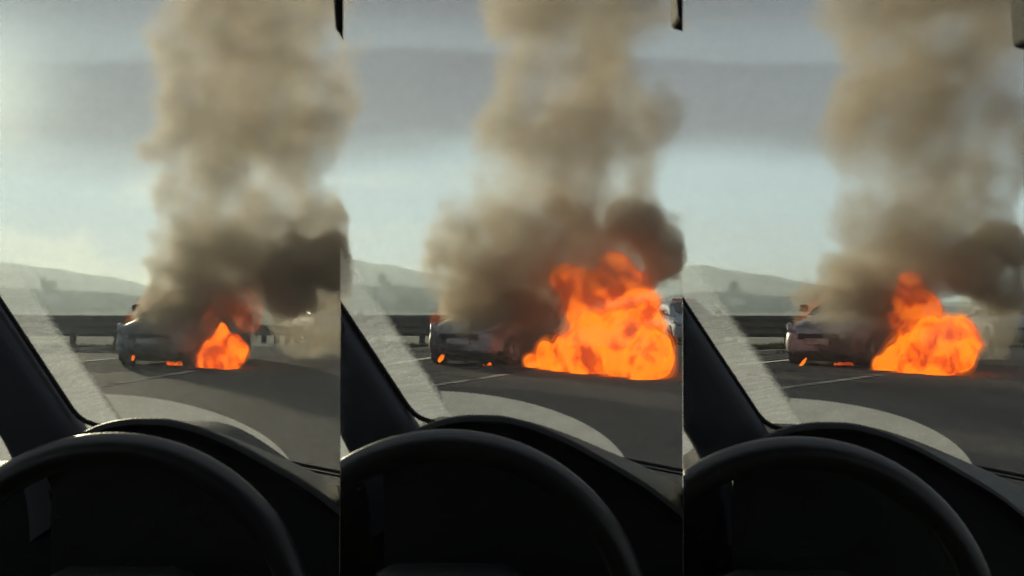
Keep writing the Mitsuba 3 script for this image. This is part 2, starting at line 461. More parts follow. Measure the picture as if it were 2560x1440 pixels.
for k, (a, b) in enumerate([(-150, 330), (880, 1110), (1730, 2010)]):
    put('verge_grass', ply(grass(a, b, 872, 1500, k + 1), 'mat_grass'), f'low dry grass at the foot of the tall guardrail by the {WHICH[k]} burning car', 'grass', kind='stuff')

# ------------------------------------------------------------------ cars
def sec(y, w, zb, zt, n=28, e=4.0, tuck=0.0):
    """Rounded cross-section across the car at y."""
    t = np.arange(n) * 2 * np.pi / n
    c, s = np.cos(t), np.sin(t)
    x = np.sign(c) * np.abs(c) ** (2 / e) * w
    z = np.sign(s) * np.abs(s) ** (2 / e)
    x = x * (1 - tuck * np.clip(z, 0, 1) ** 2)
    return np.stack([x, x * 0 + y, (zb + zt) / 2 + z * (zt - zb) / 2], 1)


def car_shapes(paint, glass='mat_dark_glass', tall=1.0):
    """List of (path, mesh, material, smooth): a compact hatchback, nose towards -y, wheels on z = 0."""
    S = []
    st = [(-2.02, .60, .34, .58), (-1.98, .70, .26, .66), (-1.88, .80, .21, .75), (-1.70, .855, .20, .83), (-1.25, .875, .20, .915), (-0.95, .88, .20, .96), (-0.70, .88, .20, .99),
          (0.2, .885, .20, 1.0), (1.2, .88, .20, 1.01), (1.7, .86, .22, 1.0), (1.92, .80, .28, .97), (2.02, .70, .36, .90)]
    S.append(('body', loft([sec(y, w, b, t, tuck=0.10) for y, w, b, t in st]), paint, True))
    gh = [(-0.86, .74, .93, .97), (-0.60, .72, .93, 1.12), (-0.25, .68, .93, 1.31), (0.10, .645, .93, 1.43), (0.6, .64, .93, 1.475), (1.2, .64, .93, 1.46), (1.55, .64, .93, 1.38), (1.80, .66, .93, 1.18), (1.93, .68, .93, .98)]
    S.append(('cabin', loft([sec(y, w * 1.02, b, t, e=3.6, tuck=0.10) for y, w, b, t in gh]), paint, True))
    # windscreen: a curved pane laid on the cabin's slope
    def pane(c, off=0.012):
        c = np.asarray(c, float)
        n = np.cross(c[1] - c[0], c[3] - c[0]); n /= np.linalg.norm(n)
        return loft([[p + n * off for p in c], [p - n * off for p in c]]), n
    ws = []
    for y, z, w in ((-0.80, 1.005, .66), (-0.55, 1.16, .62), (-0.25, 1.318, .57), (-0.02, 1.415, .53)):
        ws.append([(x * w, y + 0.10 * x * x - 0.03, z - 0.05 * x ** 4 + 0.018) for x in np.linspace(-1, 1, 11)])
    S.append(('windscreen', loft(np.array(ws), cap=False, closed=False), glass, True))
    bk = []
    for y, z, w in ((1.915, 1.03, .56), (1.80, 1.21, .54), (1.62, 1.36, .5)):
        bk.append([(x * w, y - 0.05 * x * x + 0.035, z) for x in np.linspace(-1, 1, 9)])
    S.append(('rear_window', loft(np.array(bk), cap=False, closed=False), glass, True))
    for s in (-1, 1):
        for quad in (((-0.55, 1.03), (0.32, 1.04), (0.32, 1.37), (-0.02, 1.355)), ((0.40, 1.04), (1.25, 1.06), (1.18, 1.36), (0.40, 1.375))):
            v = np.array([[s * (.715 - 0.17 * (z - 1.03) / 0.35 + 0.008), y, z] for y, z in quad])
            S.append(('side_window', trimesh.Trimesh(np.vstack([v, v - [s * 0.015, 0, 0]]), [[0, 1, 2], [0, 2, 3], [4, 6, 5], [4, 7, 6], [0, 4, 5], [0, 5, 1], [1, 5, 6], [1, 6, 2], [2, 6, 7], [2, 7, 3], [3, 7, 4], [3, 4, 0]], process=False), glass, False))
        S.append(('mirror', rbox(s * .98 - .10, s * .98 + .10, -0.62, -0.50, 1.0, 1.14, .04), 'mat_trim', 30))
        # headlight: swept-back wedge on the corner
        hl = m3.Manifold.batch_hull([m3.Manifold.sphere(r, 12).translate(p) for p, r in (((s * .52, -1.955, .63), .04), ((s * .70, -1.885, .68), .055), ((s * .80, -1.72, .76), .045), ((s * .84, -1.58, .80), .02))])
        S.append(('headlight', tm(hl), 'mat_lamp_glass', 40))
        S.append(('fog_lamp', rbox(s * .60 - .07, s * .60 + .07, -1.99, -1.90, .33, .41, .03), 'mat_trim', 30))
        S.append(('tail_light', rbox(s * .73 - .08, s * .73 + .08, 1.86, 1.99, .72, .98, .03), 'mat_red' if paint == 'mat_pale_paint' else 'mat_soot', 30))
        for yy in (-0.66, 0.36):
            S.append(('door_seam', box(s * .893 - .004, s * .893 + .004, yy - .006, yy + .006, .30, .93), 'mat_soot', False))
        S.append(('door_handle', rbox(s * .895 - .015, s * .895 + .015, .12, .30, .80, .83, .01), 'mat_trim', 30))
        S.append(('sill', rbox(s * .84 - .05, s * .84 + .05, -0.85, 0.85, .16, .24, .02), 'mat_trim', 30))
    S.append(('underbody', rbox(-.74, .74, -1.9, 1.85, .11, .26, .03), 'mat_soot', 30))
    S.append(('grille', rbox(-.45, .45, -2.055, -1.97, .52, .62, .02), 'mat_soot', 30))
    for q in (-0.02, 0.015):
        S.append(('grille__bar', rbox(-.43, .43, -2.065, -2.05, .575 + q - .006, .575 + q + .006, .005), 'mat_trim', 30))
    S.append(('bumper', loft([[(x, -2.0 + 0.30 * abs(x / .84) ** 3 - d, z) for d, z in ((0, .30), (.055, .32), (.07, .38), (.055, .44), (0, .46), (-.15, .46), (-.15, .30))] for x in np.linspace(-.84, .84, 25)]), paint, 40))
    S.append(('lower_grille', rbox(-.52, .52, -2.085, -2.03, .235, .295, .015), 'mat_soot', 30))
    S.append(('number_plate', rbox(-.26, .26, -2.095, -2.065, .43, .54, .008), 'mat_plate', 30))
    for y in (-1.25, 1.27):
        for s in (-1, 1):
            t = trimesh.creation.revolve([(.20, -.10), (.27, -.105), (.305, -.085), (.312, -.05), (.312, .05), (.305, .085), (.27, .105), (.20, .10), (.20, -.10)], sections=32)
            t.apply_transform(trimesh.transformations.rotation_matrix(np.pi / 2, [0, 1, 0])); t.apply_translation([s * .80, y, .312])
            S.append(('wheel', t, 'mat_tyre', 40))
            spokes = [trimesh.creation.cylinder(.055, .06)]
            for i in range(5):
                b = rbox(-.032, .032, .03, .20, -.018, .018, .012)
                b.apply_transform(trimesh.transformations.rotation_matrix(i * 2 * np.pi / 5, [0, 0, 1]))
                spokes.append(b)
            ringm = trimesh.creation.revolve([(.175, -.09), (.205, -.095), (.205, .095), (.19, .095), (.175, -.06), (.175, -.09)], sections=32)
            q = cat_(spokes + [ringm])
            q.apply_transform(trimesh.transformations.rotation_matrix(s * np.pi / 2, [0, 1, 0])); q.apply_translation([s * .865, y, .312])
            S.append(('wheel__rim', q, 'mat_alloy', 30))
            arch = trimesh.creation.revolve([(.335, 0), (.375, 0), (.375, .012), (.335, .012), (.335, 0)], sections=32, angle=np.pi)
            arch.apply_transform(trimesh.transformations.rotation_matrix(np.pi / 2, [0, 1, 0]))
            d = trimesh.creation.cylinder(.345, .03, sections=32)
            d.apply_transform(trimesh.transformations.rotation_matrix(np.pi / 2, [0, 1, 0])); d.apply_translation([s * .875, y, .312])
            S.append(('wheel_arch', d, 'mat_soot', 30))
    out = []
    for nme, m, mt, sm in S:
        if nme not in ('windscreen', 'rear_window'):
            m.fix_normals()
        if not nme.startswith('wheel'):
            v = np.array(m.vertices)
            v[:, 2] = np.where(v[:, 2] > .28, .28 + (v[:, 2] - .28) * tall, v[:, 2])      # a taller body on the same wheels
            m = trimesh.Trimesh(v, m.faces, process=False)
        out.append((nme, ply(m, mt, smooth=sm)))
    return out


def place_car(shapes, label, cat, w, group=None, name='car', skip=()):
    r = thing(name, label, cat, group)
    last = {}
    for path, d in shapes:
        if path.split('__')[0] in skip:
            continue
        if '__' in path:
            a, b = path.split('__')
            k = f'{last[a]}__{b}'
            k = key_of(k)
            scene[k] = {**d, 'to_world': w}
        else:
            last[path] = part(r, path, {**d, 'to_world': w})
    return r


burnt = car_shapes('mat_burnt_paint', tall=1.2)
CARW = []
for k in range(3):
    w = T().translate(AXLE[k].tolist()).rotate([0, 0, 1], CAR_YAW[k]).translate([0, 1.25, 0])
    CARW.append(np.array(w.matrix))
    place_car(burnt, ['scorched dark hatchback in grey smoke with a small pyramid of flame at its rear wheel', 'scorched dark hatchback with number plate showing and huge flames along its whole side',
                      'scorched dark hatchback in black smoke with a rounded ball of flame at its side'][k], 'car', w, 'burning cars', 'burning_car')
pale = car_shapes('mat_pale_paint')
for k, (px, gy) in enumerate([(842, 862), (1738, 862), (2540, 866)]):
    g = gnd(px, gy)
    az = math.degrees(math.atan2(g[0], g[1]))
    w = T().translate(g.tolist()).rotate([0, 0, 1], 14 - az).translate([0, 1.25, 0])
    r = place_car(pale, f'pale blue grey car with red light bar parked in haze behind the {WHICH[k]} burning car', 'car', w, 'pale cars parked behind the fires', 'parked_car')
    part(r, 'roof_light', ply(rbox(-.45, .45, .25, .42, 1.475, 1.55, .02), 'mat_red', smooth=30, to_world=w), 'red light bar on the roof')

# white fragments on the road
for k, (px, py) in enumerate([(388, 903), (1161, 908), (2060, 913)]):
    g = gnd(px, py)
    c = m3.Manifold.batch_hull([m3.Manifold.sphere(.008, 6).translate((g[0] + a, g[1] + b, c)) for a, b, c in ((-.07, 0, .012), (.03, .03, .02), (.06, -.02, .06), (.02, .02, .012), (.08, 0, .02))])
    put('debris_fragment', ply(tm(c), 'mat_white', smooth=30), f'small white fragment lying below the bumper of the {WHICH[k]} burning car', 'debris', 'white fragments under the bumpers')

# ------------------------------------------------------------------ hillside details
def tree(name, base, h, seed, label, group):
    r = np.random.default_rng(seed)
    k = thing(name, label, 'tree', group)
    b = np.asarray(base)
    part(k, 'trunk', ply(tube([b - [0, 0, .5], b + [0, 0, h * .3], b + [h * .03, 0, h * .6]], [h * .045, h * .035, h * .015], 7), 'mat_bark', smooth=40))
    v, f = [], []
    lobes = [(b + [r.normal() * h * .20, r.normal() * h * .2, h * (.62 + r.uniform(-.2, .26))], h * r.uniform(.13, .24)) for _ in range(9)]
    for c, rad in lobes:
        for _ in range(130):
            d = r.normal(size=3); d /= np.linalg.norm(d)
            p = c + d * rad * r.uniform(.55, 1.08)
            a, e = r.normal(size=3), r.normal(size=3)
            s = h * .055
            a = a / np.linalg.norm(a) * s; e = e / np.linalg.norm(e) * s
            i = len(v)
            v += [p - a, p + e, p + a, p - e]
            f += [[i, i + 1, i + 2], [i, i + 2, i + 3]]
    part(k, 'crown', ply(trimesh.Trimesh(np.array(v), np.array(f), process=False), 'mat_leaf'))


def house(base, w, d, h, yaw, label):
    k = thing('house', label, 'house', 'white houses on the hillside')
    W = T().translate(list(map(float, base))).rotate([0, 0, 1], yaw)
    part(k, 'wall', ply(box(-w / 2, w / 2, -d / 2, d / 2, -2, h), 'mat_house_wall', to_world=W))
    rf = trimesh.Trimesh([[-w * .54, -d * .56, h - .1], [w * .54, -d * .56, h - .1], [w * .54, d * .56, h - .1], [-w * .54, d * .56, h - .1], [-w * .54, 0, h + d * .3], [w * .54, 0, h + d * .3]],
                         [[0, 1, 5], [0, 5, 4], [2, 3, 4], [2, 4, 5], [0, 4, 3], [1, 2, 5], [0, 3, 2], [0, 2, 1]], process=False)
    part(k, 'roof', ply(rf, 'mat_house_roof', to_world=W))
    for x in (-.28, .22):
        part(k, 'window', ply(box(x * w - .5, x * w + .5, -d / 2 - .06, -d / 2 + .02, h * .35, h * .75), 'mat_dark_glass', to_world=W))


for k, (ox, oy) in enumerate(PANEL):
    for j, (px, py, h) in enumerate([(122, 733, 8.5)]):
        tree('tree', at(px + ox, py + oy, 318) - [0, 0, .5], h * .62, 40 + k * 5 + j,
             f'round dark tree on the hazy hillside behind the {WHICH[k]} tall guardrail', 'trees on the hazy hillside')
    for j, (px, py, w) in enumerate([(128, 737, 3.0), (141, 740, 1.6)]):
        house(at(px + ox, py + oy, 255), w, 1.8, 0.8 + .25 * (j == 1), -12 + 30 * j, [f'wider white house on the hillside behind the {WHICH[k]} tall guardrail', f'narrow white house right of the wider one behind the {WHICH[k]} tall guardrail'][j])

# ------------------------------------------------------------------ smoke
SMOKE = [
    # rows: picture row, left edge, right edge, density ; then dark billows (px, py, radius px, density)
    dict(rows=[(-90, 440, 880, .48), (20, 440, 875, .48), (120, 445, 870, .46), (220, 460, 866, .44), (300, 450, 862, .45), (380, 425, 858, .42), (450, 430, 845, .42), (540, 440, 835, .42), (600, 400, 815, .6),
               (660, 395, 845, .75), (720, 400, 800, .9), (770, 420, 700, .8), (830, 440, 610, .8), (900, 460, 540, .2)],
         puffs=[(790, 665, 75, 3.2), (735, 720, 66, 3.2), (690, 740, 55, 2.6), (800, 575, 60, 1.6), (820, 640, 55, 3.0), (760, 690, 70, 3.0), (690, 690, 50, 2.0), (650, 760, 50, 2.2), (640, 330, 60, .9), (800, 310, 70, .7), (520, 350, 60, .5), (470, 640, 30, 1.8), (455, 690, 22, 2.6), (500, 705, 20, 2.8), (560, 650, 36, 1.2),
                (430, 780, 60, 2.2), (520, 790, 60, 2.4), (600, 770, 45, 1.6), (470, 850, 50, 1.4), (620, 800, 40, 1.6), (700, 100, 90, .6)], seed=11),
    dict(rows=[(-90, 1165, 1716, .50), (20, 1170, 1716, .50), (120, 1185, 1714, .46), (220, 1190, 1710, .42), (300, 1165, 1708, .45), (380, 1200, 1705, .40), (450, 1195, 1700, .42), (540, 1155, 1700, .42), (600, 1130, 1700, .6),
               (660, 1115, 1690, .75), (720, 1130, 1620, .8), (770, 1150, 1480, .9), (830, 1180, 1400, .5), (900, 1200, 1330, .2)],
         puffs=[(1395, 520, 38, 2.0), (1445, 555, 40, 2.2), (1600, 590, 62, 2.4), (1652, 635, 58, 3.4), (1560, 545, 45, 1.6), (1400, 608, 36, 2.0), (1250, 600, 26, 1.4), (1230, 640, 30, 1.2), (1400, 270, 60, .9), (1280, 170, 60, .5), (1640, 280, 70, .7),
                (1240, 765, 52, 2.4), (1310, 765, 42, 2.2), (1225, 700, 28, 1.8), (1380, 705, 55, 1.8), (1400, 745, 45, 1.8), (1340, 810, 34, 1.8), (1240, 560, 40, 1.1), (1480, 120, 80, .4), (1180, 790, 50, 1.6)], seed=23),
    dict(rows=[(-90, 2120, 2680, .48), (20, 2120, 2670, .48), (120, 2135, 2660, .46), (220, 2135, 2640, .42), (300, 2105, 2610, .45), (380, 2120, 2590, .4), (450, 2130, 2570, .42), (540, 2100, 2550, .42), (600, 2075, 2540, .6),
               (660, 2055, 2540, .75), (720, 2050, 2500, .8), (770, 2050, 2330, 1.0), (830, 2080, 2240, .6), (900, 2100, 2180, .2)],
         puffs=[(2480, 640, 70, 3.2), (2440, 690, 60, 3.2), (2490, 700, 62, 3.2), (2500, 600, 50, 1.8), (2410, 655, 42, 1.8), (2280, 620, 40, 1.1), (2200, 620, 30, 1.3), (2340, 270, 55, 1.0), (2150, 220, 50, .7), (2120, 340, 45, .5), (2500, 280, 60, .7),
                (2140, 770, 55, 2.2), (2180, 740, 50, 2.2), (2205, 840, 40, 2.4), (2090, 780, 40, 1.2), (2120, 690, 40, 1.6), (2250, 560, 45, 1.0)], seed=37),
]
scene['haze_air'] = {'type': 'homogeneous', 'albedo': rgb(0.82, 0.94, 1.0), 'sigma_t': 0.0016, 'phase': {'type': 'hg', 'g': 0.3}}
BX = [(-9.6, -3.1), (-3.05, 4.6), (4.65, 12.6)]
YC = 22.6
BY, BZ = (19.6, 26.4), (-0.25, 9.9)
for k, S in enumerate(SMOKE):
    (x0, x1), (y0, y1), (z0, z1) = BX[k], BY, BZ
    nx, ny, nz = 160, 92, 220
    X = np.linspace(x0, x1, nx, dtype=np.float32)[None, None, :]
    Yg = np.linspace(y0, y1, ny, dtype=np.float32)[None, :, None]
    Z = np.linspace(z0, z1, nz, dtype=np.float32)[:, None, None]
    R = np.array(S['rows'], float)
    zr = np.array([at(1280, a, YC)[2] for a in R[:, 0]])
    xl, xr = (R[:, 1] - 1280) / F * YC, (R[:, 2] - 1280) / F * YC
    o = np.argsort(zr)
    f = lambda v: np.interp(Z.ravel(), zr[o], v[o]).astype(np.float32)[:, None, None]
    L_, R_, D_ = f(xl), f(xr), f(R[:, 3])
    shape = (nz, ny, nx)
    cell = lambda s: [(z1 - z0) / s, (y1 - y0) / s, (x1 - x0) / s]
    big = grid_noise(shape, cell(1.9), S['seed'], 2)
    bil = 1 - grid_noise(shape, cell(0.72), S['seed'] + 1, 5, True)       # cauliflower lobes
    fine = grid_noise(shape, cell(0.6), S['seed'] + 2, 3)
    cx, hw = (L_ + R_) / 2, (R_ - L_) / 2
    r = np.sqrt(((X - cx) / hw) ** 2 + ((Yg - YC - 0.2) / np.minimum(hw * 0.95, 2.6)) ** 2)
    high = np.clip((Z - 3.2) / 3.0, 0, 1)                             # the smoke spreads and softens with height
    val = (1 - r) * hw + (big - 0.5) * (1.5 + 2.2 * high) + (bil - 0.62) * (1.5 - 0.3 * high) + (fine - 0.5) * 0.7
    soft = 0.12 + 0.45 * high
    body = np.clip((val - 0.05) / soft, 0, 1)
    body = body * body * (3 - 2 * body)
    dens = D_ * body * np.clip(0.30 + 5.5 * (bil - 0.5) * (0.5 + fine), 0.10, 3.0)
    ex, vd = [0, 772, 1668][k], [0.6, 0.22, 0.5][k]
    veil = [(385 + ex, 800, 34, 1.2, 22.0), (425 + ex, 785, 45, 1.8, 21.9), (480 + ex, 775, 55, 2.2, 22.0), (540 + ex, 785, 50, 2.2, 22.0), (590 + ex, 780, 45, 1.6, 22.4), (440 + ex, 835, 55, .7, 21.2), (500 + ex, 850, 50, .9, 21.2), (800 + ex, 800, 80, .55 / vd, 24.6), (735 + ex, 830, 55, .35 / vd, 24.6)]
    for px, py, rad, dd, *Yp in S['puffs'] + [(a_, b_, c_, d_ * vd, e_) for a_, b_, c_, d_, e_ in veil]:
        c = at(px, py, Yp[0] if Yp else YC + ((px * 7 + py * 3) % 11 - 5) * 0.12)
        rr = rad / F * YC
        q = np.sqrt((X - c[0]) ** 2 + (Yg - c[1]) ** 2 + (Z - c[2]) ** 2) / rr
        v = 1.12 - q + (bil - 0.62) * 1.9 + (fine - 0.5) * 0.7
        b = np.clip(v / (0.22 if py > 450 else 0.6), 0, 1)
        dens = np.maximum(dens, dd * 1.35 * b * b * (3 - 2 * b))
    edge = 1.0
    for A, lo, hi in ((X, x0, x1), (Yg, y0, y1), (Z, z0 - 1, z1)):
        edge = edge * np.clip((A - lo) / 0.35, 0, 1) * np.clip((hi - A) / 0.35, 0, 1)
    dens = (dens * edge).astype(np.float32)
    w = T().translate([x0, y0, z0]).scale([x1 - x0, y1 - y0, z1 - z0])
    med = {'type': 'heterogeneous', 'albedo': rgb(0.60, 0.535, 0.43), 'phase': {'type': 'hg', 'g': 0.35},
           'sigma_t': {'type': 'gridvolume', 'grid': mi.VolumeGrid(dens[..., None]), 'to_world': w, 'filter_type': 'trilinear'}, 'scale': 0.95}
    put('smoke_plume', {'type': 'cube', 'to_world': T().translate([(x0 + x1) / 2, (y0 + y1) / 2, (z0 + z1) / 2]).scale([(x1 - x0) / 2, (y1 - y0) / 2, (z1 - z0) / 2]),
                        'bsdf': {'type': 'null'}, 'interior': med, 'exterior': {'type': 'ref', 'id': 'haze_air'}},
        f'tall brown and grey smoke plume rising from the {WHICH[k]} burning car', 'smoke', 'smoke plumes')

# ------------------------------------------------------------------ flames
def flame_color(hot):
    def fn(p, n, uv):
        wx = fbm(p.x * 2.2, p.y * 2.2, p.z * 1.6, 3)
        a = fbm(p.x * 3.4 + wx * 2.5, p.y * 3.4, p.z * 2.4 - wx * 1.5, 4)
        s = smoothstep(0.31, 0.60, a + hot)
        c = mix((0.42, 0.038, 0.004), (0.95, 0.115, 0.004), smoothstep(0.0, 0.5, s))
        return mix(c, (1.15, 0.20, 0.006), smoothstep(0.55, 1.0, s))
    return fn


FLAME_GAIN = 0.36
scene['mat_flame_thin'] = {'type': 'blendbsdf', 'weight': 0.12, 'a': {'type': 'null'}, 'b': {'type': 'diffuse', 'reflectance': rgb(0.05, 0.03, 0.02)}}
scene['mat_flame_wisp'] = {'type': 'blendbsdf', 'weight': 0.03, 'a': {'type': 'null'}, 'b': {'type': 'diffuse', 'reflectance': rgb(0.05, 0.03, 0.02)}}
scene['mat_flame_soot'] = {'type': 'blendbsdf', 'weight': 0.5, 'a': {'type': 'null'}, 'b': {'type': 'diffuse', 'reflectance': rgb(0.05, 0.03, 0.02)}}


def unwrap(m):
    """Front-facing and rear-facing triangles side by side in uv (a textured lamp needs uv)."""
    back = m.face_normals[:, 1] > 0
    halves = [m.submesh([np.nonzero(b)[0]], append=True, repair=False) if hasattr(m, 'submesh') else m for b in (~back, back)]
    n = [len(h.vertices) for h in halves]
    v = np.vstack([h.vertices for h in halves]); f = np.vstack([halves[0].faces, halves[1].faces + n[0]])
    lo, hi = v.min(0), v.max(0)
    uv = (v[:, [0, 2]] - lo[[0, 2]]) / (hi - lo)[[0, 2]]
    uv[:, 0] = uv[:, 0] * 0.498 + np.r_[np.zeros(n[0]), np.full(n[1], 0.501)]
    return trimesh.Trimesh(v, f, process=False), np.clip(uv, 0, 1)


def flame(root, name, blobs, seed, hot, level=1.0, res=0.045, gain=1.0, label=None, ns=1.0):
    """One body of flame: noisy metaballs (centre, radius) drawn up by the draught."""
    B = np.array([[*c, r] for c, r in blobs])
    lo = (B[:, :3] - B[:, 3:] * 1.9).min(0); hi = (B[:, :3] + B[:, 3:] * 1.9).max(0)
    n = np.maximum(((hi - lo) / res).astype(int), 8)
    ax = [np.linspace(lo[i], hi[i], n[i]) for i in range(3)]
    P = np.stack(np.meshgrid(*ax, indexing='ij'), -1)
    sz = hi - lo
    w1 = grid_noise(n, sz / 0.55, seed, 3) - 0.5
    w2 = grid_noise(n, sz / 0.40, seed + 1, 3) - 0.5
    fin = grid_noise(n, sz / (ns * np.array([0.26, 0.26, 0.52])), seed + 2, 4)
    f = 0
    for x, y, z, r in B:
        d2 = ((P[..., 0] - x + w1 * .35) ** 2 + (P[..., 1] - y + w2 * .3) ** 2 + ((P[..., 2] - z + w2 * .25) / 1.1) ** 2) / r ** 2
        f = f + np.exp(-d2 * 1.3) * 2.4
    f = f * np.clip(0.05 + 1.9 * fin, 0.05, 2)
    f[[0, -1]] = 0; f[:, [0, -1]] = 0; f[:, :, [0, -1]] = 0
    g = flame_color(hot)
    key = None
    for lv, gg, nm in ((level, gain, name), (level * 0.66, gain * 0.22, 'veil'), (level * 0.42, gain * 0.08, 'veil')):
        m = marching(f, lo, hi, lv)
        m = trimesh.smoothing.filter_taubin(trimesh.Trimesh(m.vertices, m.faces, process=False), iterations=2)
        m, uv = unwrap(m)
        k = part(root, nm, ply(m, 'mat_flame_soot' if gg > 0.5 else 'mat_flame_thin' if gg > 0.12 else 'mat_flame_wisp', uv=uv, emitter={'type': 'area', 'radiance': proc(lambda p, nn, uv, q=gg: g(p, nn, uv) * (q * FLAME_GAIN))}), label if nm == name else None)
        key = key or k
        if sz.max() < 0.8:
            break
    return key


def bl(*rows):
    return [(at(px, py, Y), r / F * Y) for px, py, Y, r in rows]


def pool(px0, py0, px1, py1, *rows):
    """Flames that stand over the line on the road from (px0, py0) to (px1, py1)."""
    out = []
    for px, py, back, r in rows:
        Y = gnd(px, py0 + (py1 - py0) * (px - px0) / (px1 - px0))[1] + back
        out.append((at(px, py, Y), r / F * Y))
    return out


YF = 21.4
k1 = thing('flame', 'small bright orange flame pyramid at the rear wheel of the left burning car', 'flame', 'flames at the burning cars')
flame(k1, 'core', pool(490, 920, 615, 926, (566, 822, .5, 11), (558, 838, .5, 16), (572, 850, .5, 18), (545, 862, .4, 22), (590, 858, .4, 17), (604, 872, .4, 16), (528, 880, .3, 20), (508, 898, .3, 16), (560, 885, .3, 28), (596, 898, .3, 22), (540, 908, .3, 22),
                     (575, 912, .2, 24), (504, 914, .2, 14), (524, 914, .2, 14)), 6, -0.06, level=1.0, res=0.024, ns=0.42)
flame(k1, 'outer_tongue', bl((550, 770, 22.2, 26), (590, 750, 22.6, 34), (530, 810, 22, 24), (625, 800, 22.6, 30), (610, 770, 22.6, 34)), 8, -0.16, gain=0.16, label='dull red flame within the smoke')
k2 = thing('flame', 'huge billowing orange flame covering the side of the middle burning car', 'flame', 'flames at the burning cars')
flame(k2, 'core', pool(1290, 918, 1690, 962, (1325, 905, .5, 24), (1370, 895, .6, 40), (1430, 880, .8, 56), (1500, 872, 1.2, 72), (1570, 880, 1.3, 72), (1630, 880, 1.3, 56), (1630, 918, .9, 42), (1560, 925, .7, 48), (1470, 922, .6, 44), (1400, 920, .4, 30), (1632, 830, 1.7, 38),
                     (1470, 825, 1.6, 46), (1550, 815, 1.8, 58), (1610, 800, 1.9, 50), (1655, 880, 1.2, 26), (1600, 950, .4, 26)), 15, 0.02, level=1.1, res=0.045, ns=0.8)
flame(k2, 'outer_tongue', bl((1500, 740, 22.4, 60), (1540, 690, 22.4, 50), (1590, 725, 22.5, 48), (1525, 662, 22.5, 30), (1440, 720, 22.6, 44), (1400, 690, 22.7, 30), (1615, 765, 22.0, 44), (1450, 780, 22.2, 42)), 18, -0.07, res=0.055, gain=0.8, label='darker red flame at the top')
k3 = thing('flame', 'rounded ball of bright orange flame at the side of the right burning car', 'flame', 'flames at the burning cars')
flame(k3, 'core', pool(2180, 925, 2430, 948, (2215, 905, .3, 24), (2250, 892, .5, 42), (2310, 872, .8, 56), (2370, 872, .9, 60), (2340, 830, 1.1, 46), (2400, 842, 1.1, 40), (2408, 900, .6, 38), (2350, 920, .5, 42), (2280, 918, .4, 34), (2420, 872, .7, 26)), 25, 0.04, level=1.15, res=0.038, ns=0.75)
flame(k3, 'outer_tongue', bl((2280, 702, 22.3, 22), (2270, 735, 22.3, 32), (2290, 770, 22.2, 40), (2322, 780, 22.2, 32), (2250, 790, 22.2, 32), (2260, 830, 22, 30)), 28, -0.06, res=0.045, gain=0.55, label='red orange tongue rising into the smoke')
for k, (ox, oy) in enumerate([(0, 0), (770, 3), (1672, 8)]):
    w = WHICH[k]
    a = thing('small_flame', f'small flame licking the near front wheel of the {w} burning car at its left', 'flame', 'small flames at the wheels')
    flame(a, 'core', bl((338 + ox, 881 + oy, 21.8, 3), (335 + ox, 887 + oy, 21.8, 4), (333 + ox, 893 + oy, 21.8, 5), (329 + ox, 899 + oy, 21.8, 5)), 31 + k, 0.05, res=0.012, gain=.9, ns=0.3)
    a = thing('ground_flame', f'low flame under the bumper of the {w} burning car', 'flame', 'low flames under the bumpers')
    flame(a, 'core', bl((440 + ox, 911 + oy, 22, 8), (458 + ox, 909 + oy, 22, 9), (425 + ox, 912 + oy, 22, 6)), 41 + k, -0.02, res=0.02, gain=.7)
    a = thing('bonnet_flame', f'faint orange flame rising at the bonnet edge of the {w} burning car', 'flame', 'faint flames at the bonnets')
    flame(a, 'core', bl((345 + ox, 778 + oy, 23.4, 24), (375 + ox, 765 + oy, 23.4, 24), (325 + ox, 795 + oy, 23.2, 14), (400 + ox, 745 + oy, 23.4, 20), (405 + ox, 720 + oy, 23.4, 10)), 51 + k, 0.08, res=0.035, gain=.07, ns=0.7)

# ------------------------------------------------------------------ the cabin round the camera
def glass_y(py):
    """Depth of the sloping windscreen along the row py."""
    return 0.8 / (ray(1280, py)[1] + 0.675)


def glass_pt(px, py):
    return at(px, py, glass_y(py))


EDGES = [(-420, 851), (851, 1706), (1706, 2990)]
SLOPE = math.hypot(1, 0.675)
ARC = [(262, 988), (330, 986), (450, 1003), (560, 1047), (650, 1090), (712, 1121)]
LINE = [(60, 690), (150, 838), (205, 925), (262, 988)]


def guv(p):
    return np.array([p[0], (1.6 - p[1]) * SLOPE])               # metres across, metres up the pane


